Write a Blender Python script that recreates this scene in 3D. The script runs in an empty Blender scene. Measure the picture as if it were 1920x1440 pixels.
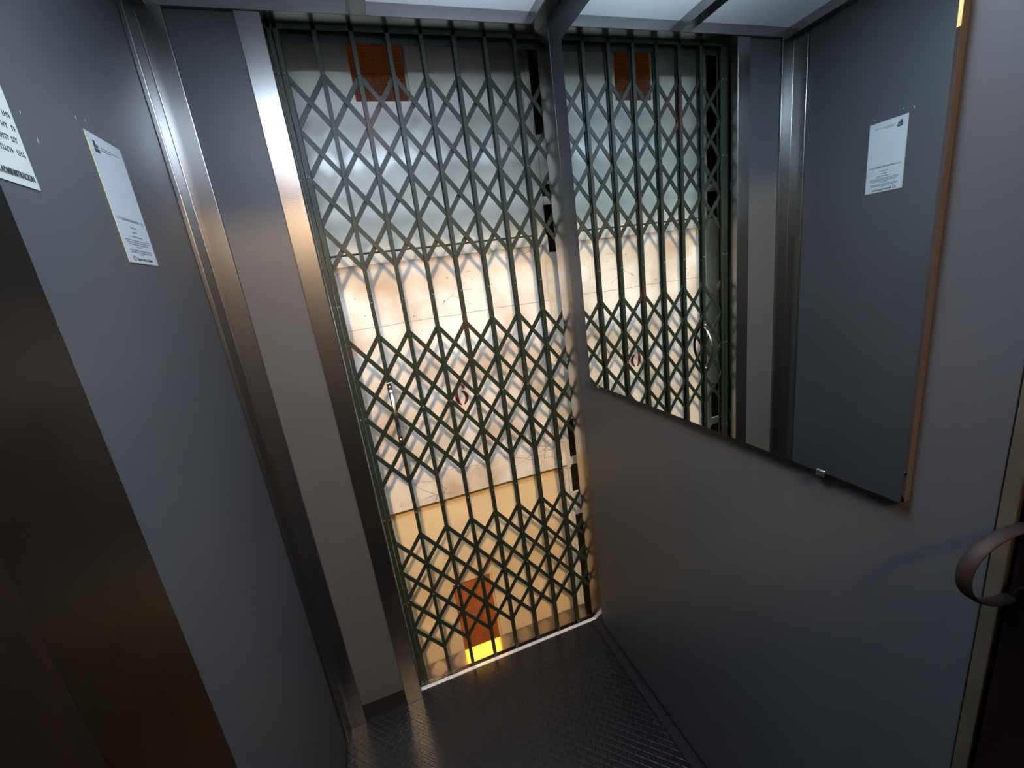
import bpy, bmesh, math, random
from mathutils import Vector, Matrix
random.seed(7)
C = bpy.context.scene.collection
S = bpy.context.scene
XL, XR, YF, YR, ZC = -0.249, 0.702, -0.042, -1.022, 2.0

# ------------------------------------------------------------------ camera
cam_d = bpy.data.cameras.new('camera'); cam = bpy.data.objects.new('camera', cam_d); C.objects.link(cam)
cam_d.sensor_width = 36; cam_d.sensor_fit = 'HORIZONTAL'; cam_d.lens = 767.9 / 1920 * 36; cam_d.clip_start = 0.01
r = Vector((0.93820878, -0.32062992, -0.13023341)); u = Vector((0.2001231, 0.19563997, 0.96003945)); f = Vector((0.28233851, 0.92678015, -0.24771659))
M = Matrix((r, u, -f)).transposed().to_4x4(); M.translation = (0.1058, -1.2396, 1.3505); cam.matrix_world = M
S.camera = cam
# ------------------------------------------------------------------ world, exposure
w = bpy.data.worlds.new('world'); S.world = w; w.use_nodes = True
w.node_tree.nodes['Background'].inputs[0].default_value = (0.6, 0.7, 1, 1); w.node_tree.nodes['Background'].inputs[1].default_value = 0.0
S.view_settings.view_transform = 'Standard'; S.view_settings.look = 'None'; S.view_settings.gamma = 1; S.view_settings.use_curve_mapping = False
S.view_settings.exposure = 0.35
CEIL_PEAK = 58.0                          # luminous ceiling straight below its tube
LAND_LAMP = 1050.0                         # globe lamp of the landing behind the camera
UP_LAMP, LOW_LAMP = 9.0, 45.0           # lamps of the landings behind the two shaft doors

# ------------------------------------------------------------------ materials
def nodes_of(m):
    m.use_nodes = True
    return m.node_tree.nodes, m.node_tree.links, m.node_tree.nodes['Principled BSDF']
def mat(name, col, rough=0.5, metal=0.0, var=0.0, vscale=8.0, stretch=None, bump=0.0, bscale=60.0, rvar=0.0, spec=0.5, col2=None, aniso=0.0):
    m = bpy.data.materials.new(name); N, L, b = nodes_of(m)
    b.inputs['Base Color'].default_value = (*col, 1); b.inputs['Roughness'].default_value = rough; b.inputs['Metallic'].default_value = metal
    b.inputs['Specular IOR Level'].default_value = spec
    if aniso: b.inputs['Anisotropic'].default_value = aniso
    tc = N.new('ShaderNodeTexCoord'); mp = N.new('ShaderNodeMapping'); L.new(tc.outputs['Object'], mp.inputs[0])
    if stretch: mp.inputs['Scale'].default_value = stretch
    if var or rvar or col2:
        n = N.new('ShaderNodeTexNoise'); n.inputs['Scale'].default_value = vscale; n.inputs['Detail'].default_value = 5; L.new(mp.outputs[0], n.inputs['Vector'])
        rp = N.new('ShaderNodeValToRGB'); rp.color_ramp.elements[0].position = 0.3; rp.color_ramp.elements[1].position = 0.7
        c2 = col2 or tuple(min(1, c * (1 + var)) for c in col); c1 = col if col2 else tuple(c * (1 - var) for c in col)
        rp.color_ramp.elements[0].color = (*c1, 1); rp.color_ramp.elements[1].color = (*c2, 1)
        L.new(n.outputs[0], rp.inputs[0]); L.new(rp.outputs[0], b.inputs['Base Color'])
        if rvar:
            mr = N.new('ShaderNodeMapRange'); mr.inputs['To Min'].default_value = rough - rvar; mr.inputs['To Max'].default_value = rough + rvar
            L.new(n.outputs[0], mr.inputs[0]); L.new(mr.outputs[0], b.inputs['Roughness'])
    if bump:
        n2 = N.new('ShaderNodeTexNoise'); n2.inputs['Scale'].default_value = bscale; n2.inputs['Detail'].default_value = 4; L.new(mp.outputs[0], n2.inputs['Vector'])
        bp = N.new('ShaderNodeBump'); bp.inputs['Strength'].default_value = bump; bp.inputs['Distance'].default_value = 0.002
        L.new(n2.outputs[0], bp.inputs['Height']); L.new(bp.outputs[0], b.inputs['Normal'])
    return m
def emit(name, col, strength):
    m = bpy.data.materials.new(name); N, L, b = nodes_of(m)
    b.inputs['Base Color'].default_value = (*col, 1); b.inputs['Emission Color'].default_value = (*col, 1); b.inputs['Emission Strength'].default_value = strength
    return m
LAM = mat('grey_laminate', (0.047, 0.049, 0.053), 0.42, var=0.06, vscale=5, bump=0.08, bscale=900, spec=0.4)
STEEL = mat('brushed_steel', (0.27, 0.265, 0.26), 0.27, 1.0, var=0.04, vscale=220, stretch=(1, 1, 0.01))
STEELF = mat('smooth_steel_rail', (0.36, 0.35, 0.34), 0.24, 1.0, var=0.08, vscale=20, stretch=(0.4, 3, 3), rvar=0.05)
DSTEEL = mat('dark_steel', (0.032, 0.031, 0.031), 0.30, 1.0, var=0.2, vscale=9, rvar=0.08)
KICK = mat('dark_kick_plate', (0.010, 0.010, 0.011), 0.5, 0.0, var=0.2, spec=0.2)
LIPM = mat('bright_sill_metal', (0.78, 0.80, 0.83), 0.35, 0.5, var=0.12, vscale=40)
SILLM = mat('worn_sill_steel', (0.40, 0.345, 0.30), 0.13, 1.0, var=0.15, vscale=25, rvar=0.03)
CHROME = mat('worn_chrome', (0.72, 0.68, 0.62), 0.22, 1.0, var=0.15, vscale=60)
DKHAND = mat('dark_bronze_strap', (0.014, 0.009, 0.008), 0.6, 0.0, spec=0.15)
MIRR = mat('mirror_glass', (0.80, 0.87, 0.86), 0.0, 1.0)
MEDGE = mat('mirror_backing', (0.055, 0.045, 0.038), 0.6)
PAPER = mat('cream_paper', (0.33, 0.345, 0.30), 0.6, var=0.05, vscale=20)
LABEL = mat('white_label', (0.32, 0.345, 0.37), 0.5, var=0.03, vscale=20)
INK = mat('grey_ink', (0.022, 0.025, 0.022), 0.7)
INK2 = mat('faded_ink', (0.085, 0.095, 0.11), 0.7)
BORD = mat('yellowed_border', (0.26, 0.27, 0.17), 0.6)
RED = mat('dark_red_paint', (0.10, 0.010, 0.012), 0.6, var=0.2, vscale=60)
DARKV = mat('black_shaft_wall', (0.012, 0.016, 0.014), 0.8, var=0.3)
WOOD = mat('dark_red_brown_wood', (0.006, 0.0025, 0.002), 0.5, var=0.35, vscale=10, stretch=(6, 6, 0.6), spec=0.2)
BRASS = mat('brown_yellow_edge_trim', (0.040, 0.033, 0.020), 0.6, 0.0, var=0.3, vscale=25)
PART = mat('light_blocker_wood', (0.05, 0.032, 0.024), 0.6, var=0.2)  # only for the added light blocker behind the camera
LWALL = mat('landing_wall_paint', (0.11, 0.083, 0.063), 0.8, var=0.04)
LCEIL = mat('landing_ceiling_paint', (0.45, 0.38, 0.30), 0.8)
LFLOOR = mat('landing_floor_tile', (0.05, 0.035, 0.027), 0.5, var=0.2)
CREAMF = mat('cream_frame_paint', (0.62, 0.59, 0.50), 0.5, var=0.12, vscale=30, bump=0.2)
CHIP = mat('bare_chip', (0.55, 0.60, 0.66), 0.5)

def green_paint():
    m = mat('dark_green_gate_paint', (0.030, 0.045, 0.038), 0.45, var=0.0, bump=0.25, bscale=150, spec=0.3)
    N, L, b = nodes_of(m)
    tc = N.new('ShaderNodeTexCoord'); n = N.new('ShaderNodeTexNoise'); n.inputs['Scale'].default_value = 7; n.inputs['Detail'].default_value = 6
    L.new(tc.outputs['Object'], n.inputs['Vector'])
    rp = N.new('ShaderNodeValToRGB'); e = rp.color_ramp.elements
    e[0].position = 0.0; e[0].color = (0.007, 0.0145, 0.0115, 1); e[1].position = 0.60; e[1].color = (0.012, 0.0175, 0.0105, 1)
    x = e.new(0.69); x.color = (0.040, 0.017, 0.011, 1)
    L.new(n.outputs[0], rp.inputs[0]); L.new(rp.outputs[0], b.inputs['Base Color'])
    return m
GREEN = green_paint()

def plaster():
    m = bpy.data.materials.new('cracked_cream_plaster'); N, L, b = nodes_of(m); b.inputs['Roughness'].default_value = 0.75
    def nz(scale, detail=4, vec=None):
        n = N.new('ShaderNodeTexNoise'); n.inputs['Scale'].default_value = scale; n.inputs['Detail'].default_value = detail
        L.new(vec or tc.outputs['Object'], n.inputs['Vector']); return n
    def math_(op, a, v=None, c=None):
        k = N.new('ShaderNodeMath'); k.operation = op
        for i, q in enumerate((a, v)):
            if q is None: continue
            if isinstance(q, (int, float)): k.inputs[i].default_value = q
            else: L.new(q, k.inputs[i])
        return k.outputs[0]
    tc = N.new('ShaderNodeTexCoord')
    sep = N.new('ShaderNodeSeparateXYZ'); L.new(tc.outputs['Object'], sep.inputs[0])
    base = N.new('ShaderNodeValToRGB'); base.color_ramp.elements[0].position = 0.32; base.color_ramp.elements[1].position = 0.6
    base.color_ramp.elements[0].color = (0.56, 0.46, 0.35, 1); base.color_ramp.elements[1].color = (0.86, 0.82, 0.75, 1)
    L.new(nz(7, 6).outputs[0], base.inputs[0])
    # long hairline joint
    n1 = nz(9, 3); z = math_('ADD', sep.outputs[2], math_('MULTIPLY', math_('SUBTRACT', n1.outputs[0], 0.5), 0.012))
    line = math_('LESS_THAN', math_('ABSOLUTE', math_('SUBTRACT', z, 1.259)), 0.0011)
    # wandering cracks in the upper and lowest part
    n2 = nz(5, 5); dv = N.new('ShaderNodeVectorMath'); dv.operation = 'ADD'; sc = N.new('ShaderNodeVectorMath'); sc.operation = 'SCALE'; sc.inputs['Scale'].default_value = 0.12
    L.new(n2.outputs[1], sc.inputs[0]); L.new(tc.outputs['Object'], dv.inputs[0]); L.new(sc.outputs[0], dv.inputs[1])
    mp = N.new('ShaderNodeMapping'); mp.inputs['Scale'].default_value = (1, 1, 2.2); L.new(dv.outputs[0], mp.inputs[0])
    v = N.new('ShaderNodeTexVoronoi'); v.feature = 'DISTANCE_TO_EDGE'; v.inputs['Scale'].default_value = 7; L.new(mp.outputs[0], v.inputs['Vector'])
    cr = math_('LESS_THAN', v.outputs[0], 0.008)
    top = math_('GREATER_THAN', sep.outputs[2], 1.285); low = math_('LESS_THAN', sep.outputs[2], 0.80)
    msk = math_('MULTIPLY', math_('ADD', top, low), math_('GREATER_THAN', nz(3.3, 2).outputs[0], 0.50))
    cr = math_('MULTIPLY', cr, msk)
    # rusty top rim
    rim = N.new('ShaderNodeMapRange'); rim.inputs['From Min'].default_value = 1.428; rim.inputs['From Max'].default_value = 1.447
    L.new(math_('ADD', sep.outputs[2], math_('MULTIPLY', math_('SUBTRACT', nz(25).outputs[0], 0.5), 0.02)), rim.inputs[0])
    def mix(fac, a, c, scale=1.0):
        k = N.new('ShaderNodeMix'); k.data_type = 'RGBA'
        L.new(fac if scale == 1.0 else math_('MULTIPLY', fac, scale), k.inputs[0])
        L.new(a, k.inputs[6]); k.inputs[7].default_value = (*c, 1); return k.outputs[2]
    c = mix(line, base.outputs[0], (0.22, 0.19, 0.15), 0.75); c = mix(cr, c, (0.12, 0.10, 0.09), 0.7); c = mix(rim.outputs[0], c, (0.13, 0.07, 0.035), 0.75)
    # small specks of dirt
    vs = N.new('ShaderNodeTexVoronoi'); vs.inputs['Scale'].default_value = 32; L.new(tc.outputs['Object'], vs.inputs['Vector'])
    sp = math_('MULTIPLY', math_('LESS_THAN', vs.outputs[0], 0.09), math_('GREATER_THAN', nz(6).outputs[0], 0.55)); c = mix(sp, c, (0.12, 0.10, 0.08), 0.6)
    L.new(c, b.inputs['Base Color'])
    bp = N.new('ShaderNodeBump'); bp.inputs['Strength'].default_value = 0.35; bp.inputs['Distance'].default_value = 0.004
    L.new(nz(22, 6).outputs[0], bp.inputs['Height']); L.new(bp.outputs[0], b.inputs['Normal'])
    return m
PLAST = plaster()
DOORP = mat('grey_white_door_enamel', (0.76, 0.77, 0.67), 0.24, var=0.10, vscale=6, bump=0.06, bscale=40, spec=0.5)
DOORL = mat('warm_lit_door_enamel', (0.82, 0.62, 0.35), 0.38, var=0.06, vscale=5, bump=0.06, bscale=40, spec=0.4)  # same enamel as the upper door, with warm light tinted into the colour

def rubber():
    m = mat('black_studded_rubber', (0.009, 0.009, 0.010), 0.26, spec=0.4); N, L, b = nodes_of(m)
    tc = N.new('ShaderNodeTexCoord'); mp = N.new('ShaderNodeMapping'); mp.inputs['Rotation'].default_value = (0, 0, 0.785); L.new(tc.outputs['Object'], mp.inputs[0])
    br = N.new('ShaderNodeTexBrick'); br.inputs['Scale'].default_value = 26; br.inputs['Brick Width'].default_value = 0.9; br.inputs['Row Height'].default_value = 0.45
    br.inputs['Mortar Size'].default_value = 0.11; br.inputs['Mortar Smooth'].default_value = 0.5
    br.inputs['Color1'].default_value = (1, 1, 1, 1); br.inputs['Color2'].default_value = (.8, .8, .8, 1); br.inputs['Mortar'].default_value = (0, 0, 0, 1)
    L.new(mp.outputs[0], br.inputs['Vector'])
    bp = N.new('ShaderNodeBump'); bp.inputs['Strength'].default_value = 0.3; bp.inputs['Distance'].default_value = 0.0025
    L.new(br.outputs[0], bp.inputs['Height']); L.new(bp.outputs[0], b.inputs['Normal'])
    return m
RUB = rubber()

def amber(name, transp):
    m = bpy.data.materials.new(name); N, L, b = nodes_of(m); N.remove(b); out = N['Material Output']
    tc = N.new('ShaderNodeTexCoord'); mp = N.new('ShaderNodeMapping'); mp.inputs['Scale'].default_value = (115, 1, 115); L.new(tc.outputs['Object'], mp.inputs[0])
    v = N.new('ShaderNodeTexVoronoi'); v.distance = 'CHEBYCHEV'; v.inputs['Scale'].default_value = 1; v.inputs['Randomness'].default_value = 0.08; L.new(mp.outputs[0], v.inputs['Vector'])
    bp = N.new('ShaderNodeBump'); bp.inputs['Strength'].default_value = 0.8; bp.inputs['Distance'].default_value = 0.003; L.new(v.outputs[0], bp.inputs['Height'])
    ramp = N.new('ShaderNodeValToRGB'); ramp.color_ramp.elements[0].position = 0.15; ramp.color_ramp.elements[1].position = 0.5
    ramp.color_ramp.elements[0].color = (0.62, 0.22, 0.05, 1); ramp.color_ramp.elements[1].color = (0.34, 0.10, 0.025, 1); L.new(v.outputs[0], ramp.inputs[0])
    tl = N.new('ShaderNodeBsdfTranslucent'); L.new(ramp.outputs[0], tl.inputs[0]); L.new(bp.outputs[0], tl.inputs['Normal'])
    tr = N.new('ShaderNodeBsdfTransparent'); tr.inputs[0].default_value = (0.9, 0.68, 0.30, 1)
    df = N.new('ShaderNodeBsdfDiffuse'); df.inputs[0].default_value = (0.42, 0.20, 0.13, 1); L.new(bp.outputs[0], df.inputs['Normal'])
    gl = N.new('ShaderNodeBsdfGlossy'); gl.inputs['Roughness'].default_value = 0.12; L.new(bp.outputs[0], gl.inputs['Normal'])
    m1 = N.new('ShaderNodeMixShader'); m1.inputs[0].default_value = transp; L.new(tl.outputs[0], m1.inputs[1]); L.new(tr.outputs[0], m1.inputs[2])
    m2 = N.new('ShaderNodeMixShader'); m2.inputs[0].default_value = 0.2; L.new(m1.outputs[0], m2.inputs[1]); L.new(df.outputs[0], m2.inputs[2])
    lw = N.new('ShaderNodeLayerWeight'); lw.inputs[0].default_value = 0.2
    fr = N.new('ShaderNodeMath'); fr.operation = 'MULTIPLY_ADD'; fr.inputs[1].default_value = 0.35; fr.inputs[2].default_value = 0.05; L.new(lw.outputs['Facing'], fr.inputs[0])
    m3 = N.new('ShaderNodeMixShader'); L.new(fr.outputs[0], m3.inputs[0]); L.new(m2.outputs[0], m3.inputs[1]); L.new(gl.outputs[0], m3.inputs[2])
    L.new(m3.outputs[0], out.inputs[0]); return m
AMB = amber('amber_patterned_glass', 0.60)

def ceiling_glow():
    # opal ceiling sheet; brightness falls off with distance from the tube that burns above it
    m = bpy.data.materials.new('opal_light_diffuser'); N, L, b = nodes_of(m)
    b.inputs['Base Color'].default_value = (0.25, 0.27, 0.3, 1); b.inputs['Roughness'].default_value = 0.35
    tc = N.new('ShaderNodeTexCoord'); mp = N.new('ShaderNodeMapping'); L.new(tc.outputs['Object'], mp.inputs[0])
    mp.vector_type = 'POINT'
    cx, cy, sx, sy = 0.16, -0.84, 0.35, 0.13
    mp.inputs['Location'].default_value = (-cx / sx, -cy / sy, 0); mp.inputs['Scale'].default_value = (1 / sx, 1 / sy, 0)
    ln = N.new('ShaderNodeVectorMath'); ln.operation = 'LENGTH'; L.new(mp.outputs[0], ln.inputs[0])
    pw = N.new('ShaderNodeMath'); pw.operation = 'POWER'; pw.inputs[1].default_value = 2; L.new(ln.outputs['Value'], pw.inputs[0])
    ng = N.new('ShaderNodeMath'); ng.operation = 'MULTIPLY'; ng.inputs[1].default_value = -1; L.new(pw.outputs[0], ng.inputs[0])
    ex = N.new('ShaderNodeMath'); ex.operation = 'EXPONENT'; L.new(ng.outputs[0], ex.inputs[0])
    ma = N.new('ShaderNodeMath'); ma.operation = 'MULTIPLY_ADD'; L.new(ex.outputs[0], ma.inputs[0]); ma.inputs[1].default_value = CEIL_PEAK
    # wide soft term
    e2 = N.new('ShaderNodeMath'); e2.operation = 'MULTIPLY'; e2.inputs[1].default_value = -1.0
    mp2 = N.new('ShaderNodeMapping'); mp2.inputs['Location'].default_value = (-0.45 / 0.34, 0.78 / 0.52, 0); mp2.inputs['Scale'].default_value = (1 / 0.34, 1 / 0.52, 0); L.new(tc.outputs['Object'], mp2.inputs[0])
    l2 = N.new('ShaderNodeVectorMath'); l2.operation = 'DOT_PRODUCT'; L.new(mp2.outputs[0], l2.inputs[0]); L.new(mp2.outputs[0], l2.inputs[1]); L.new(l2.outputs['Value'], e2.inputs[0])
    e3 = N.new('ShaderNodeMath'); e3.operation = 'EXPONENT'; L.new(e2.outputs[0], e3.inputs[0])
    e4 = N.new('ShaderNodeMath'); e4.operation = 'MULTIPLY_ADD'; e4.inputs[1].default_value = 2.0; e4.inputs[2].default_value = 0.06; L.new(e3.outputs[0], e4.inputs[0])
    L.new(e4.outputs[0], ma.inputs[2]); L.new(ma.outputs[0], b.inputs['Emission Strength'])
    b.inputs['Emission Color'].default_value = (0.66, 0.80, 1.0, 1)
    return m
OPAL = ceiling_glow()

# ------------------------------------------------------------------ mesh helpers
def box(bm, x0, x1, y0, y1, z0, z1):
    v = [bm.verts.new((x, y, z)) for x in (x0, x1) for y in (y0, y1) for z in (z0, z1)]
    for q in ((0, 1, 3, 2), (4, 6, 7, 5), (0, 4, 5, 1), (2, 3, 7, 6), (0, 2, 6, 4), (1, 5, 7, 3)): bm.faces.new([v[i] for i in q])
    return v
def tube(bm, pts, rad, n=10, flat=1.0, side=None, cap=True):
    rings = []
    for i, p in enumerate(pts):
        p = Vector(p); t = (Vector(pts[min(i + 1, len(pts) - 1)]) - Vector(pts[max(i - 1, 0)])).normalized()
        a = Vector(side) if side else (Vector((0, 0, 1)) if abs(t.z) < 0.9 else Vector((1, 0, 0)))
        a = (a - a.dot(t) * t).normalized(); b = t.cross(a)
        rr = rad[i] if isinstance(rad, (list, tuple)) else rad
        rings.append([bm.verts.new(p + a * math.cos(2 * math.pi * k / n) * rr + b * math.sin(2 * math.pi * k / n) * rr * flat) for k in range(n)])
    for A, B in zip(rings, rings[1:]):
        for k in range(n): bm.faces.new((A[k], A[(k + 1) % n], B[(k + 1) % n], B[k]))
    if cap: bm.faces.new(rings[0][::-1]); bm.faces.new(rings[-1])
def dome(bm, c, axis, rad, h, n=12, m=4):
    c = Vector(c); ax = Vector(axis).normalized(); a = ax.orthogonal().normalized(); b = ax.cross(a); rings = []
    for j in range(m):
        t = j / m * math.pi / 2
        rings.append([bm.verts.new(c + ax * math.sin(t) * h + (a * math.cos(2 * math.pi * k / n) + b * math.sin(2 * math.pi * k / n)) * rad * math.cos(t)) for k in range(n)])
    tip = bm.verts.new(c + ax * h)
    for A, B in zip(rings, rings[1:]):
        for k in range(n): bm.faces.new((A[k], A[(k + 1) % n], B[(k + 1) % n], B[k]))
    for k in range(n): bm.faces.new((rings[-1][k], rings[-1][(k + 1) % n], tip))
    bm.faces.new(rings[0][::-1])
def prism(bm, poly, ax, a0, a1):
    # polygon in the two other axes (order kept x<y<z), extruded along ax
    def P(p, a):
        return {'x': (a, p[0], p[1]), 'y': (p[0], a, p[1]), 'z': (p[0], p[1], a)}[ax]
    A = [bm.verts.new(P(p, a0)) for p in poly]; B = [bm.verts.new(P(p, a1)) for p in poly]
    bm.faces.new(A[::-1]); bm.faces.new(B); n = len(poly)
    for k in range(n): bm.faces.new((A[k], A[(k + 1) % n], B[(k + 1) % n], B[k]))
def obj(name, bm, m, parent=None, bevel=0.0, seg=2, smooth=False):
    bmesh.ops.recalc_face_normals(bm, faces=bm.faces)
    me = bpy.data.meshes.new(name); bm.to_mesh(me); bm.free(); me.materials.append(m)
    o = bpy.data.objects.new(name, me); C.objects.link(o)
    if parent: o.parent = parent
    if smooth:
        for p in me.polygons: p.use_smooth = True
    if bevel:
        md = o.modifiers.new('bevel', 'BEVEL'); md.width = bevel; md.segments = seg; md.limit_method = 'ANGLE'; md.angle_limit = 0.6
    return o
def bx(name, dims, m, parent=None, bevel=0.0, seg=2):
    bm = bmesh.new()
    for d in (dims if isinstance(dims[0], (tuple, list)) else [dims]): box(bm, *d)
    return obj(name, bm, m, parent, bevel, seg)
def struct(o): o['kind'] = 'structure'; return o
def thing(name, label, cat, group=None, loc=(0, 0, 0)):
    o = bpy.data.objects.new(name, None); C.objects.link(o); o.location = loc; o['label'] = label; o['category'] = cat
    if group: o['group'] = group
    return o
def tag(o, label, cat, group=None):
    o['label'] = label; o['category'] = cat
    if group: o['group'] = group
    return o
def text(name, body, size, mtx, m, parent, bold=0.0, ext=0.0001, sx=1.0, align='LEFT'):
    cu = bpy.data.curves.new(name, 'FONT'); cu.body = body; cu.size = size; cu.extrude = ext; cu.offset = bold; cu.align_x = align; cu.resolution_u = 3
    t = bpy.data.objects.new(name + '_tmp', cu); C.objects.link(t)
    bpy.context.view_layer.update(); dg = bpy.context.evaluated_depsgraph_get()
    me = bpy.data.meshes.new_from_object(t.evaluated_get(dg)); bpy.data.objects.remove(t)
    me.transform(mtx @ Matrix.Diagonal((sx, 1, 1, 1))); me.materials.clear(); me.materials.append(m); me.name = name
    o = bpy.data.objects.new(name, me); C.objects.link(o); o.parent = parent; return o
def on_left(y, z, off=0.0):          # frame on the left wall: text runs along +y, up is +z, faces +x
    return Matrix(((0, 0, 1, XL + off), (1, 0, 0, y), (0, 1, 0, z), (0, 0, 0, 1)))

# ------------------------------------------------------------------ cabin shell
struct(bx('floor', (XL, XR, -1.10, -0.0135, -0.05, 0.0), RUB))
wl = struct(bx('wall_left', (XL - 0.03, XL, -1.10, 0.0, 0.0, 2.10), LAM))
struct(bx('wall_right', (XR, XR + 0.03, YR, -0.055, 0.018, 2.10), LAM, bevel=0.0015))
struct(bx('baseboard_right', [(XR - 0.030, XR + 0.03, YR, -0.02, 0.0, 0.006), (XR + 0.001, XR + 0.03, YR, -0.02, 0.006, 0.018)], KICK, bevel=0.001))
struct(bx('wall_front', (-0.190, -0.051, -0.038, -0.02, 0.060, 2.0), LAM, bevel=0.002))
struct(bx('baseboard_front', (-0.187, -0.053, -0.036, -0.02, 0.0, 0.060), KICK))
struct(bx('baseboard_left', (XL, XL + 0.004, -1.02, -0.095, 0.0, 0.012), KICK))
# folded steel cover of the left front corner
bm = bmesh.new()
prism(bm, [(XL, -0.094), (XL + 0.010, -0.094), (XL + 0.013, -0.047), (-0.187, -0.047), (-0.187, -0.02), (XL, -0.02)], 'z', 0.0, 2.0)
struct(obj('trim_1', bm, STEEL, bevel=0.0016, seg=3))
# steel jamb left of the gate
struct(bx('trim_2', (-0.053, 0.0, -0.0435, -0.016, 0.0, 2.0), STEEL, bevel=0.0016, seg=3))
# steel jamb right of the gate, splayed towards the opening
bm = bmesh.new()
prism(bm, [(XR, -0.056), (0.6885, 0.002), (0.6910, 0.0045), (XR + 0.02, 0.0045), (XR + 0.02, -0.056)], 'z', 0.0, 2.0)
struct(obj('trim_3', bm, mat('bright_brushed_jamb', (0.56, 0.54, 0.52), 0.22, 1.0, var=0.05, vscale=300, stretch=(1, 1, 0.01)), bevel=0.0008))
# steel head over the gate and the steel grid of the ceiling
struct(bx('trim_4', (XL, XR, -0.046, -0.002, ZC, 2.06), STEELF, bevel=0.001))
struct(bx('trim_5', (XL, -0.213, YR, -0.046, ZC, 2.06), STEELF, bevel=0.001))
struct(bx('trim_6', (0.657, XR, YR, -0.046, ZC, 2.06), STEELF, bevel=0.001))
struct(bx('trim_7', (0.191, 0.230, YR, -0.046, ZC, 2.06), STEELF, bevel=0.001))
struct(bx('trim_8', (XL, XR, YR - 0.06, YR, ZC - 0.01, 2.10), STEELF))
struct(bx('ceiling', (XL - 0.03, XR + 0.03, -1.10, 0.0, 2.065, 2.11), KICK))
pl = thing('ceiling_light', 'dimmer opal ceiling light panel nearer the left wall, set in the steel grid', 'ceiling light', 'luminous ceiling panels', (-0.01, -0.53, 2.03))
pr = thing('ceiling_light', 'brighter opal ceiling light panel beside the mirror wall, set in the steel grid', 'ceiling light', 'luminous ceiling panels', (0.44, -0.53, 2.03))
for p, a, b_ in ((pl, -0.213, 0.191), (pr, 0.230, 0.657)):
    o = bx('diffuser', (a, b_, YR, -0.046, 2.029, 2.033), OPAL); o.parent = p; o.matrix_parent_inverse = Matrix.Translation(p.location).inverted()
# sill: silver nosing, groove and worn plate
sill = struct(bx('trim_9', [(-0.003, XR - 0.006, -0.0155, -0.0035, -0.03, 0.0035)], LIPM, bevel=0.0012))
struct(bx('trim_10', [(-0.003, XR, 0.0135, 0.078, -0.03, 0.001)], SILLM, bevel=0.0008))
struct(bx('trim_11', [(-0.003, XR, -0.0035, 0.0125, -0.03, -0.006)], DSTEEL))

# tiny bare chips in the left wall paint
bm = bmesh.new()
for y, z, a, h, w_ in ((-0.5215, 1.6225, 0.2, 0.006, 0.0014), (-0.5075, 1.5960, 0.1, 0.010, 0.0014), (-0.397, 1.661, 0.2, 0.008, 0.0022), (-0.372, 1.667, 0.3, 0.005, 0.0014), (-0.30, 1.662, 0.2, 0.006, 0.001)):
    c, s_ = math.cos(a), math.sin(a); q = []
    for dy, dz in ((0, -h / 2), (w_ / 2, 0), (0, h / 2), (-w_ / 2, 0)):
        q.append(bm.verts.new((XL + 0.0004, y + dy * c + dz * s_, z + dz * c - dy * s_)))
    bm.faces.new(q)
obj('paint_chips', bm, CHIP, wl)

# ------------------------------------------------------------------ mirror
mir = thing('wall_mirror', 'large frameless mirror hung on the right wall beside the gate', 'mirror', None, (0.69, -0.55, 1.0))
def under(o, p): o.parent = p; o.matrix_parent_inverse = Matrix.Translation(p.location).inverted(); return o
under(bx('mirror_glass', (0.6866, 0.6915, -0.9468, -0.152, 1.010, 1.915), MIRR, bevel=0.0022, seg=1), mir)
under(bx('backing', (0.6915, XR, -0.9455, -0.1535, 1.0115, 1.9135), MEDGE), mir)
for y in (-0.845, -0.20):
    bm = bmesh.new(); box(bm, 0.6845, XR, y - 0.006, y + 0.006, 1.005, 1.0095); box(bm, 0.6845, 0.6862, y - 0.006, y + 0.006, 1.0095, 1.015)
    under(obj('mirror_clip', bm, CHROME, None, 0.0008), mir)

# ------------------------------------------------------------------ control panel strip and dark rear post on the left
cp = thing('control_panel', 'tall dark brushed steel panel on the left wall nearest the viewer', 'control panel', None, (XL, -0.70, 0.1))
under(bx('face_plate', (XL, XL + 0.006, -0.797, -0.612, 0.06, 1.99), DSTEEL, bevel=0.0012), cp)
for z in (0.12, 1.94):
    for y in (-0.78, -0.63):
        bm = bmesh.new(); dome(bm, (XL + 0.006, y, z), (1, 0, 0), 0.004, 0.0015); under(obj('screw', bm, STEEL), cp)
struct(bx('trim_12', (XL, XL + 0.010, -1.10, -0.799, 0.0, 2.0), WOOD, bevel=0.002))

# ------------------------------------------------------------------ papers on the left wall
no = thing('paper_notice', 'cream paper notice with black capital lettering at the left edge of the photo', 'notice', None, (XL, -0.62, 1.53))
under(bx('sheet', (XL + 0.0002, XL + 0.0010, -0.750, -0.5405, 1.5290, 1.700), PAPER), no)
def dashes(bm, x, y0, y1, z, h, rng, gap=0.35):
    y = y0
    while y < y1 - h * 0.5:
        L_ = min(rng.uniform(1.2, 4.5) * h, y1 - y)
        box(bm, x, x + 0.0001, y, y + L_, z, z + h); y += L_ + h * (0.5 + gap)
rg = random.Random(3)
bm = bmesh.new()
for z in (1.6065, 1.5925, 1.5785, 1.5645):
    y = -0.740
    while y < -0.548:
        L_ = min(rg.choice((0.010, 0.014, 0.019)), -0.5455 - y)
        if L_ > 0.003:      # each word a row of small upright strokes, too blurred in the photo to read
            k = y
            while k < y + L_ - 0.001:
                hh = 0.0060
                box(bm, XL + 0.0010, XL + 0.0012, k, k + 0.0011, z, z + hh)
                zz = z + rg.choice((0, 0.0025, 0.0048)); box(bm, XL + 0.0010, XL + 0.0012, k, k + 0.0026, zz, zz + 0.0012); k += 0.0031
        y += L_ + 0.0045
under(obj('blurred_lettering', bm, INK), no)
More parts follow.
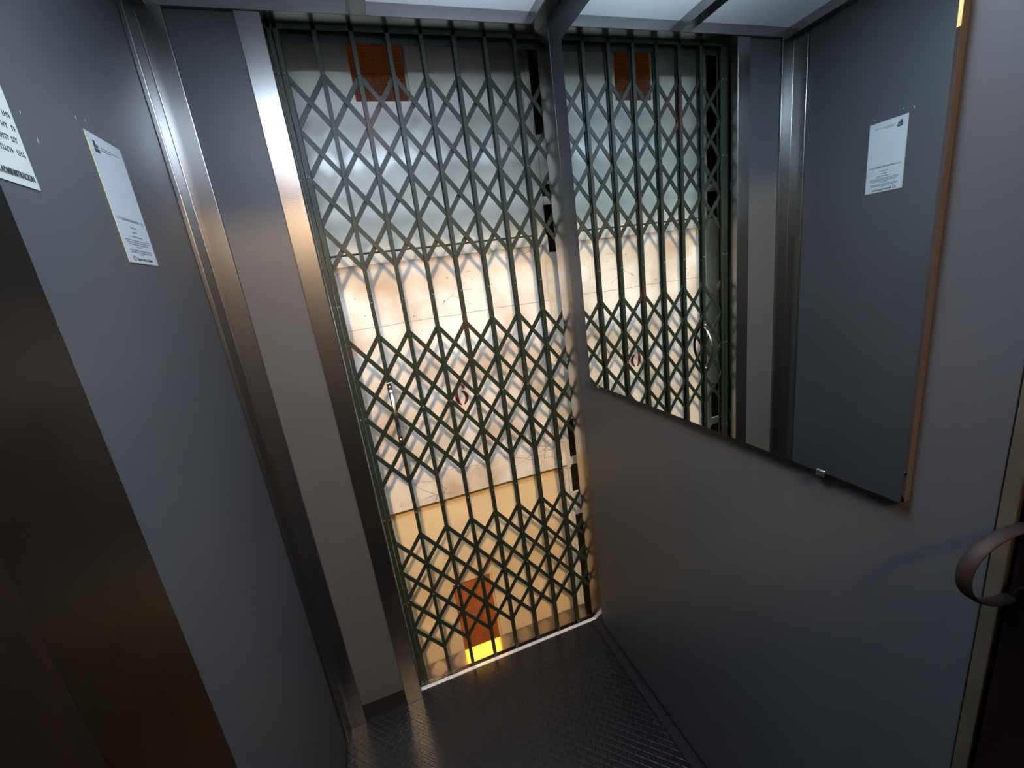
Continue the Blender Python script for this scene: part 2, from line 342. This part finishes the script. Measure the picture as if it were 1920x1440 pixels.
under(text('lettering', 'LA ADMINISTRACION', 0.0098, on_left(-0.5445, 1.5375, 0.0013), INK, None, bold=0.0004, align='RIGHT', sx=0.60), no)

st = thing('printed_label', 'white printed label with small lines of text and crest, on the left wall', 'label', None, (XL, -0.34, 1.456))
y0, y1, z0, z1 = -0.3855, -0.2905, 1.4575, 1.6505
under(bx('sheet', [(XL + 0.0002, XL + 0.0009, y0, y1, z0, z1)], LABEL), st)
bm = bmesh.new()
box(bm, XL + 0.0002, XL + 0.0011, y0 - 0.0012, y0, z0 - 0.001, z1); box(bm, XL + 0.0002, XL + 0.0011, y0, y1, z0 - 0.0012, z0)
under(obj('yellowed_edge', bm, BORD), st)
bm = bmesh.new(); X = XL + 0.0009
box(bm, X, X + 0.0001, y0 + 0.011, y0 + 0.023, 1.6300, 1.6350); box(bm, X, X + 0.0001, y0 + 0.011, y0 + 0.025, 1.6235, 1.6290); box(bm, X, X + 0.0001, y0 + 0.0125, y0 + 0.018, 1.6350, 1.6405)
under(obj('small_emblem', bm, INK), st)
bm = bmesh.new()
for z, a, b_, h in ((1.6330, 0.030, 0.080, 0.0016), (1.6295, 0.030, 0.056, 0.0016)): dashes(bm, X, y0 + a, y0 + b_, z, h, rg, 0.1)
under(obj('heading_print', bm, INK2), st)
bm = bmesh.new()
for z, a, b_, h in ((1.5255, 0.022, 0.073, 0.0028), (1.5140, 0.038, 0.056, 0.0022), (1.5065, 0.040, 0.054, 0.0022), (1.4995, 0.032, 0.066, 0.0022),
                    (1.4935, 0.010, 0.085, 0.0018), (1.4900, 0.012, 0.083, 0.0018), (1.4865, 0.015, 0.080, 0.0018), (1.4830, 0.038, 0.056, 0.0018), (1.4770, 0.012, 0.084, 0.0020), (1.4735, 0.014, 0.082, 0.0020), (1.4705, 0.042, 0.052, 0.0016)):
    dashes(bm, X, y0 + a, y0 + b_, z, h, rg, 0.1)
under(obj('small_print', bm, INK2), st)
bm = bmesh.new()
box(bm, X, X + 0.00005, y0 + 0.006, y1 - 0.006, 1.5245, 1.5295)
under(obj('grey_band', bm, mat('label_grey_band', (0.21, 0.225, 0.25), 0.6)), st)
bm = bmesh.new()
tube(bm, [(X, y0 + 0.0190, 1.4640), (X + 0.0002, y0 + 0.0190, 1.4640)], 0.0046, 18)
under(obj('round_crest', bm, INK2), st)
bm = bmesh.new()
prism(bm, [(y0 + 0.0172, 1.4660), (y0 + 0.0208, 1.4660), (y0 + 0.0208, 1.4635), (y0 + 0.0190, 1.4610), (y0 + 0.0172, 1.4635)], 'x', X + 0.0002, X + 0.0003)
under(obj('crest_shield', bm, LABEL), st)
under(text('lettering', 'Buenos Aires Ciudad', 0.0066, on_left(y0 + 0.0265, 1.4615, 0.0011), INK, None, bold=0.0002, sx=0.88), st)

# ------------------------------------------------------------------ the folding gate
X0, SP = 0.0196, 0.0863
gate = thing('folding_gate', 'dark green folding lattice gate drawn across the lift doorway', 'gate', None, (0.35, 0.0, 0.0))
UW = 0.0055
def upright(x):
    bm = bmesh.new()
    # front channel: web facing the cabin and two lips; rear channel the same, facing the shaft
    for y_a, y_b, lip in ((-0.0015, 0.0005, 0.004), (0.0185, 0.0205, -0.004)):
        box(bm, x - UW, x + UW, y_a, y_b, 0.004, 2.02)
        la, lb = (y_b, y_b + lip) if lip > 0 else (y_a + lip, y_a)
        box(bm, x - UW, x - UW + 0.0016, la, lb, 0.004, 2.02); box(bm, x + UW - 0.0016, x + UW, la, lb, 0.004, 2.02)
    box(bm, x - UW - 0.001, x + UW + 0.001, -0.0022, 0.0012, -0.005, 0.014)      # guide shoe running in the groove
    return under(obj('upright', bm, GREEN, None, 0.0006, 1), gate)
RIV = bmesh.new(); dome(RIV, (0, 0, 0), (0, -1, 0), 0.0029, 0.0020, 10, 3)
bmesh.ops.recalc_face_normals(RIV, faces=RIV.faces); rme = bpy.data.meshes.new('rivet'); RIV.to_mesh(rme); RIV.free()
RIVM = mat('worn_rivet', (0.12, 0.13, 0.115), 0.35, 0.5); rme.materials.append(RIVM)
for p_ in rme.polygons: p_.use_smooth = True
ups = []
for k, x in enumerate([0.0068] + [X0 + i * SP for i in range(8)]):
    o = upright(x if k != 1 else 0.0205); ups.append(o); xx = x if k != 1 else 0.0205
    for z in (1.8960, 1.6649, 1.3351, 0.6681, 0.3530, 1.0073):
        rv = bpy.data.objects.new('rivet', rme); C.objects.link(rv); rv.parent = o
        rv.location = Vector((xx, -0.0015, z)); rv.matrix_parent_inverse = o.matrix_parent_inverse.inverted() @ Matrix.Translation(gate.location).inverted() if False else Matrix.Identity(4)
zones = [(1.8960, 1.4288), (1.2405, 0.7740), (0.5825, 0.1223)]
FW = 0.0062
def flat(x_a, z_a, x_b, z_b, ya, yb):
    bm = bmesh.new(); a = Vector((x_a, z_a)); b_ = Vector((x_b, z_b)); t = (b_ - a).normalized(); n = Vector((-t.y, t.x))
    a2 = a; b2 = b_; poly = []
    for i in range(7):
        an = math.pi / 2 + math.pi * i / 6; poly.append(a2 + t * math.cos(an) * FW + n * math.sin(an) * FW)
    for i in range(7):
        an = -math.pi / 2 + math.pi * i / 6; poly.append(b2 + t * math.cos(an) * FW + n * math.sin(an) * FW)
    prism(bm, [tuple(q) for q in poly], 'y', ya, yb)
    return under(obj('lattice_bar', bm, GREEN, None, 0.0004, 1), gate)
for zt, zb in zones:
    d = (zt - zb) / 4; NB = 8
    starts = [(i, 0) for i in range(NB)] + [(0, l) for l in (1, 2, 3)]
    for i, l in starts:
        n_ = min(4 - l, NB - i)
        # falling to the right, in front; its mirror image falling to the left, behind
        flat(X0 + i * SP, zt - l * d, X0 + (i + n_) * SP, zt - (l + n_) * d, 0.0052, 0.0082)
        flat(X0 + i * SP, zb + l * d, X0 + (i + n_) * SP, zb + (l + n_) * d, 0.0104, 0.0134)
    # pivots that hold the lattice between the two channels
under(bx('top_track', [(-0.04, 0.72, -0.0015, 0.0015, 1.990, 2.03), (-0.04, 0.72, 0.0205, 0.0235, 1.975, 2.03), (-0.04, 0.72, 0.0015, 0.0205, 2.022, 2.03)], DARKV), gate)
# fixed wall-side channel left of the gate
under(bx('stile', [(-0.020, -0.0045, 0.006, 0.03, 0.0, 2.0)], GREEN), gate)
def bow(name, sgn, m):
    bm = bmesh.new(); x = 0.1063; y0_ = -0.003 if sgn < 0 else 0.0215
    zs, ze, pts = 1.078, 0.930, []
    for i in range(17):
        t = i / 16; pts.append((x + 0.0006, y0_ + sgn * 0.034 * math.sin(math.pi * t) ** 0.8, zs + (ze - zs) * t))
    tube(bm, pts, 0.0056, 12, 0.38, side=(1, 0, 0))
    o = under(obj(name, bm, m, None, smooth=True), gate)
    for z in (1.088, 0.921):
        b2 = bmesh.new(); box(b2, x - 0.0068, x + 0.0068, y0_ - 0.0012 if sgn < 0 else y0_ - 0.001, y0_ + (0.001 if sgn < 0 else 0.0015), z - 0.014, z + 0.014)
        dome(b2, (x, y0_ + sgn * 0.001, z), (0, sgn, 0), 0.0045, 0.0035)
        q = obj('mounting_plate', b2, m, None, 0.0006); q.parent = o
    return o
bow('pull_handle', -1, CHROME); bow('pull_handle', 1, DKHAND)

# ------------------------------------------------------------------ lift shaft: floor slab edge and the two landing doors
sl = struct(bx('wall_shaft', [(-0.0215, 0.7005, 0.12, 0.30, 0.617, 1.447)], PLAST, bevel=0.004))
struct(bx('trim_13', [(-0.0215, 0.7005, 0.132, 0.30, 1.4471, 1.478)], CREAMF, bevel=0.002))
# the stencilled number on the slab edge
def stroke(bm, pts):
    Lp, Rp = [], []
    P_ = [Vector((a, b_)) for a, b_, _ in pts]
    for i, (a, b_, w_) in enumerate(pts):
        t = (P_[min(i + 1, len(P_) - 1)] - P_[max(i - 1, 0)]).normalized(); n = Vector((-t.y, t.x)); Lp.append(P_[i] + n * w_ / 2); Rp.append(P_[i] - n * w_ / 2)
    prism(bm, [tuple(q) for q in Lp + Rp[::-1]], 'y', 0.1190, 0.1199)
bm = bmesh.new(); cx, cz = 0.3345, 0.986
def dense(p):
    out = []
    for i in range(len(p) - 1):
        p0, p1, p2, p3 = p[max(i - 1, 0)], p[i], p[i + 1], p[min(i + 2, len(p) - 1)]
        for s_ in range(6):
            t = s_ / 6; out.append(tuple(0.5 * (2 * b + (c - a) * t + (2 * a - 5 * b + 4 * c - d_) * t * t + (3 * b - a - 3 * c + d_) * t ** 3) for a, b, c, d_ in zip(p0, p1, p2, p3)))
    out.append(p[-1]); return out
stroke(bm, [(cx + a, cz + b_, w_) for a, b_, w_ in dense([(-0.006, 0.043, 0.002), (-0.013, 0.024, 0.007), (-0.0175, 0.0, 0.0115), (-0.0155, -0.018, 0.011), (-0.010, -0.029, 0.007), (-0.004, -0.0345, 0.003)])])
stroke(bm, [(cx + a, cz + b_, w_) for a, b_, w_ in dense([(0.001, 0.013, 0.002), (0.010, 0.009, 0.009), (0.0165, -0.004, 0.012), (0.0155, -0.018, 0.011), (0.009, -0.029, 0.007), (0.004, -0.0345, 0.003)])])
stroke(bm, [(cx + a, cz + b_, w_) for a, b_, w_ in dense([(0.0015, 0.043, 0.003), (0.006, 0.035, 0.008), (0.010, 0.027, 0.009), (0.014, 0.023, 0.003)])])
obj('painted_number', bm, RED, sl)

def landing_door(name, zb, zt, m, right=0.688):
    wx0, wx1, wz0, wz1 = 0.175, 0.338, zb + 0.407, zb + 1.752
    d = bpy.data.objects.new(name, None); C.objects.link(d); d.location = (0.3, 0.15, zb); struct(d)
    lf = bx('leaf', [(-0.0115, wx0, 0.145, 0.180, zb, zt), (wx1, right, 0.145, 0.180, zb, zt), (wx0, wx1, 0.145, 0.180, zb, wz0), (wx0, wx1, 0.145, 0.180, wz1, zt)], m)
    under(lf, d)
    fr = bmesh.new()
    for a in ((wx0 - 0.0005, wx0 + 0.006, wz0, wz1), (wx1 - 0.006, wx1 + 0.0005, wz0, wz1), (wx0, wx1, wz0 - 0.0005, wz0 + 0.006), (wx0, wx1, wz1 - 0.006, wz1 + 0.0005)): box(fr, a[0], a[1], 0.158, 0.172, a[2], a[3])
    under(obj('window_bead', fr, m, None), d)
    under(bx('window_pane', (wx0 + 0.001, wx1 - 0.001, 0.163, 0.167, wz0 + 0.001, wz1 - 0.001), AMB), d)
    return d
landing_door('door_1', 1.485, 3.58, DOORP)
landing_door('door_2', -1.51, 0.596, DOORL)
# steel side post of the shaft doors with its fixing plates
struct(bx('trim_14', [(0.6905, 0.7200, 0.135, 0.165, 1.4785, 3.60), (0.7010, 0.7200, 0.1255, 0.165, 0.603, 1.4784), (0.6905, 0.7200, 0.135, 0.165, -1.5, 0.6025),
                      (0.704, 0.712, 0.127, 0.135, 1.4785, 3.60), (0.704, 0.712, 0.127, 0.135, -1.5, 0.6025)], CREAMF, bevel=0.0012))
struct(bx('trim_21', [(-0.0415, -0.0120, 0.135, 0.165, 1.4785, 3.60), (-0.0415, -0.0220, 0.1255, 0.165, 0.603, 1.4784), (-0.0415, -0.0120, 0.135, 0.165, -1.5, 0.6025),
                      (-0.033, -0.025, 0.127, 0.135, 1.4785, 3.60), (-0.033, -0.025, 0.127, 0.135, -1.5, 0.6025)], CREAMF, bevel=0.0012))
for n_, (a, b_, y) in enumerate(((1.575, 1.602, 0.128), (0.80, 1.475, 0.126), (0.610, 0.640, 0.128), (0.385, 0.485, 0.130))):
    struct(bx('trim_%d' % (22 + n_), (-0.22, -0.0416, y, y + 0.012, a, b_), CREAMF, bevel=0.001))
struct(bx('wall_shaft_rear', (-0.40, -0.0416, 0.300, 0.309, -1.5, 3.6), DARKV))
for n_, (a, b_, y) in enumerate(((1.64, 1.79, 0.128), (1.575, 1.602, 0.128), (0.80, 1.42, 0.126), (0.610, 0.640, 0.128), (0.385, 0.485, 0.130))):
    struct(bx('trim_%d' % (15 + n_), (0.7201, 0.86, y, y + 0.012, a, b_), CREAMF, bevel=0.001))
struct(bx('wall_shaft_right', (1.00, 1.03, 0.0, 0.6, -1.5, 3.6), DARKV))
struct(bx('wall_shaft_left', (-0.43, -0.40, 0.0, 0.4, -1.5, 3.6), DARKV))
struct(bx('wall_shaft_back', (0.7201, 1.0, 0.34, 0.36, -1.5, 3.6), DARKV))
struct(bx('wall_shaft_front', [(XR + 0.031, 1.0, 0.0, 0.02, -1.5, 3.6), (-0.40, XL - 0.031, 0.0, 0.02, -1.5, 3.6)], DARKV))
# landings behind the two shaft doors, seen only as glow in the amber glass
def landing(tagn, zf, zc, lamp, lz, ly):
    struct(bx('floor_landing_' + tagn, (-0.6, 1.2, 0.34 if False else 0.31, 2.2, zf - 0.05, zf), LFLOOR))
    struct(bx('wall_landing_' + tagn, [(-0.65, -0.6, 0.31, 2.2, zf, zc), (1.2, 1.25, 0.365, 2.2, zf, zc), (-0.65, 1.25, 2.2, 2.25, zf, zc)], LWALL))
    struct(bx('ceiling_landing_' + tagn, (-0.65, 1.25, 0.31, 2.25, zc, zc + 0.05), LCEIL))
    t = thing('ceiling_lamp', 'warm round ceiling lamp of the landing behind the %s amber window' % tagn, 'lamp', None, (0.28, ly, lz))
    bm = bmesh.new(); tube(bm, [(0.28, ly, lz), (0.28, ly, lz - 0.05)], [0.30, 0.28], 24); under(obj('lamp_shade', bm, emit('lamp_glass_' + tagn, (1, 0.80, 0.42), lamp)), t)
    bm = bmesh.new(); tube(bm, [(0.28, ly, lz), (0.28, ly, lz + 0.02)], 0.31, 24); under(obj('lamp_base', bm, STEEL), t)
landing('upper', 1.485, 3.9, UP_LAMP, 3.87, 1.2)
landing('lower', -1.51, 1.24, LOW_LAMP, 1.21, 1.05)

# ------------------------------------------------------------------ landing behind the camera
struct(bx('floor_rear', (-1.3, 1.5, -2.9, -1.101, -0.05, 0.0), LFLOOR))
struct(bx('ceiling_rear', (-1.3, 1.5, -2.9, -1.101, 2.75, 2.8), LCEIL))
# unseen blocker added to cut the warm light low down, with a gap above 1.77 m through which the globe lamp shines
struct(bx('wall_rear_light_blocker', [(-1.3, 1.5, -1.79, -1.75, 0, 1.77), (-1.3, -0.9, -1.79, -1.75, 1.77, 2.75), (0.29, 1.5, -1.79, -1.75, 1.77, 2.75), (-0.9, 0.29, -1.79, -1.75, 2.52, 2.75)], PART))
struct(bx('wall_rear', [(-1.35, -1.3, -2.9, -1.10, 0, 2.75), (1.5, 1.55, -2.9, -1.10, 0, 2.75), (-1.35, 1.55, -2.95, -2.9, 0, 2.75),
                        (-1.3, XL - 0.031, -1.14, -1.10, 0, 2.75), (XR + 0.06, 1.5, -1.14, -1.10, 0, 2.75), (XL - 0.031, XR + 0.06, -1.14, -1.101, 2.11, 2.75)], LWALL))
d3 = bpy.data.objects.new('door_3', None); C.objects.link(d3); d3.location = (XR + 0.02, -1.5, 0); struct(d3)
under(bx('leaf', (XR + 0.002, XR + 0.040, -1.74, -1.040, 0.01, 2.0), WOOD, bevel=0.003), d3)
struct(bx('trim_20', (XR - 0.001, XR + 0.035, -1.0365, YR - 0.001, 0.0, 2.0), BRASS, bevel=0.0015))
bm = bmesh.new(); pts = []
for i in range(19):
    t = i / 18; an = math.pi * t
    pts.append((XR + 0.004 - 0.070 * math.sin(an) ** 0.75, -1.043 + 0.012 * math.sin(an), 1.030 - 0.090 * (1 - math.cos(an)) / 2))
tube(bm, pts, 0.0070, 12, 0.28, side=(0, 1, 0))
hd = under(obj('bow_handle', bm, DKHAND, None, smooth=True), d3)
bm = bmesh.new(); tube(bm, [(XR + 0.004, -1.066, 0.968), (XR - 0.030, -1.066, 0.968)], [0.013, 0.012], 16)
under(obj('lock_knob', bm, DSTEEL, None, 0.002), d3)
gl = thing('globe_lamp', 'warm glass globe lamp hanging in the landing behind the cabin', 'lamp', None, (-0.11, -2.5, 2.75))
bm = bmesh.new(); dome(bm, (-0.11, -2.5, 2.58), (0, 0, 1), 0.075, 0.075, 20, 6); dome(bm, (-0.11, -2.5, 2.58), (0, 0, -1), 0.075, 0.075, 20, 6)
under(obj('globe', bm, emit('warm_globe_glass', (1.0, 0.68, 0.36), LAND_LAMP), None, smooth=True), gl)
bm = bmesh.new(); tube(bm, [(-0.11, -2.5, 2.65), (-0.11, -2.5, 2.75)], [0.03, 0.05], 16); under(obj('ceiling_mount', bm, STEEL), gl)
